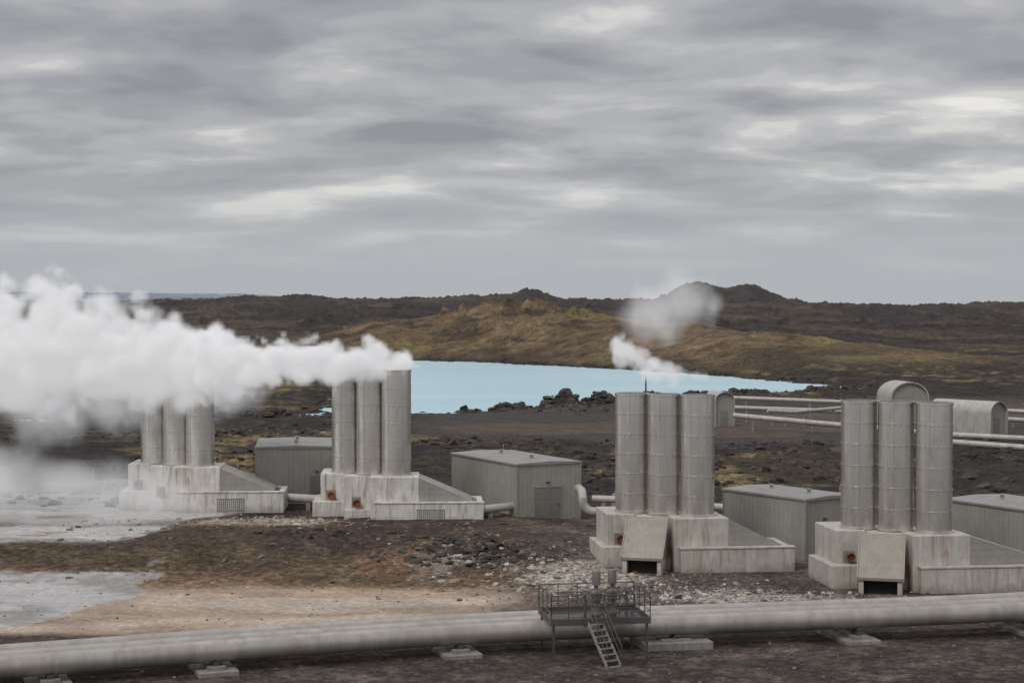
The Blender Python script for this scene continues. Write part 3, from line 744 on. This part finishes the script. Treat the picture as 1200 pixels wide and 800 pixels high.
steam('steam_plume',(B[0]+.9,B[1]+1.6,ZB+.1),16,1.25,2.9,.1,1,1.2,2.4,1.0,1.2,.62,3.0,.31,3,0,.17,endcut=.12,vd=1.8)
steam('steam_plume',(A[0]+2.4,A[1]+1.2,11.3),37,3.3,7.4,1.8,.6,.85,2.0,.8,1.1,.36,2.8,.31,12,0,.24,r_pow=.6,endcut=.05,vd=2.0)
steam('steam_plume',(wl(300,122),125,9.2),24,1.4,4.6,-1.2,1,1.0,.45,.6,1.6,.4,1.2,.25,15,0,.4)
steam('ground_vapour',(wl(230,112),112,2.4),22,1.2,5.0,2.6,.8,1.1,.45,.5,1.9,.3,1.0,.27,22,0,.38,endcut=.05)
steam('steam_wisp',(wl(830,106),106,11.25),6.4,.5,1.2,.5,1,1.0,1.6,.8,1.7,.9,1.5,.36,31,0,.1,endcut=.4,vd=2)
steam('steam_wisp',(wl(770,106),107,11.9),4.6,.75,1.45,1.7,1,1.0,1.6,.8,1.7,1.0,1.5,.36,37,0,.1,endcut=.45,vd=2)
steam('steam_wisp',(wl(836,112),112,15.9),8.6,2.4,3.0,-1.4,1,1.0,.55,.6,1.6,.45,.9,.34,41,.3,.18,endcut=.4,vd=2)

# ------------------------------------------------------------------ world
w=bpy.data.worlds.new('World'); scene.world=w; w.use_nodes=True; nt=w.node_tree; nt.nodes.clear()
out=nt.nodes.new('ShaderNodeOutputWorld'); bg=nt.nodes.new('ShaderNodeBackground')
tc=nt.nodes.new('ShaderNodeTexCoord').outputs['Generated']
s=nt.nodes.new('ShaderNodeSeparateXYZ'); nt.links.new(tc,s.inputs[0]); x,y,z=s.outputs
zp=M(nt,'ADD',M(nt,'MAXIMUM',z,0.),.17)
cb=nt.nodes.new('ShaderNodeCombineXYZ'); nt.links.new(M(nt,'DIVIDE',x,zp),cb.inputs[0]); nt.links.new(M(nt,'DIVIDE',y,zp),cb.inputs[1])
pv=cb.outputs[0]
c1=noise(nt,mapping(nt,pv,(1,1.25,1),(7.3,3.2,0)),2.5,7,.5,.2)
c2=noise(nt,mapping(nt,pv,(.7,1.4,1),(5.1,1.5,3)),1.1,3,.5)
val=M(nt,'ADD',M(nt,'MULTIPLY',c1,.60),M(nt,'MULTIPLY',c2,.50))
bias=ramp(nt,z,[(.0,.5),(.05,.52),(.08,.55),(.12,.54),(.15,.44),(.2,.40)])
val=M(nt,'ADD',val,M(nt,'MULTIPLY',M(nt,'SUBTRACT',bias,.5),.5))
cloud=ramp(nt,val,[(.43,(.29,.29,.315)),(.50,(.36,.36,.382)),(.56,(.44,.44,.455)),(.605,(.53,.525,.53)),(.635,(.66,.65,.64)),(.68,(.84,.82,.78))],'EASE')
hzn=ramp(nt,z,[(.0,1),(.03,.9),(.06,.40),(.09,0)])
colr=mix(nt,hzn,cloud,(.44,.46,.49))
sky=nt.nodes.new('ShaderNodeTexSky'); sky.sky_type='NISHITA'; sky.sun_disc=False
SE,SR=math.radians(48),math.radians(215)
sky.sun_elevation=SE; sky.sun_rotation=SR
sk=nt.nodes.new('ShaderNodeVectorMath'); sk.operation='SCALE'; nt.links.new(sky.outputs[0],sk.inputs[0]); sk.inputs['Scale'].default_value=.08
colr=mix(nt,.06,colr,sk.outputs[0])
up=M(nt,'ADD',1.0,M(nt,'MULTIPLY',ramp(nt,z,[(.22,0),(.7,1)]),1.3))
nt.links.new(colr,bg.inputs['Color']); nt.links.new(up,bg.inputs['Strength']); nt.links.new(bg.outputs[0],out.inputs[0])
sl=bpy.data.lights.new('sun','SUN'); sl.energy=1.3; sl.angle=math.radians(18); sl.color=(1,.95,.88)
so=bpy.data.objects.new('sun',sl); scene.collection.objects.link(so)
d=Vector((math.sin(SR)*math.cos(SE),math.cos(SR)*math.cos(SE),math.sin(SE)))
so.rotation_euler=d.to_track_quat('Z','Y').to_euler()

cam=bpy.data.cameras.new('camera'); co=bpy.data.objects.new('camera',cam); scene.collection.objects.link(co)
cam.lens=60; cam.sensor_width=36; cam.clip_start=.5; cam.clip_end=30000
co.location=(0,0,CAM_H); co.rotation_euler=(math.radians(90-1.289),0,0); scene.camera=co
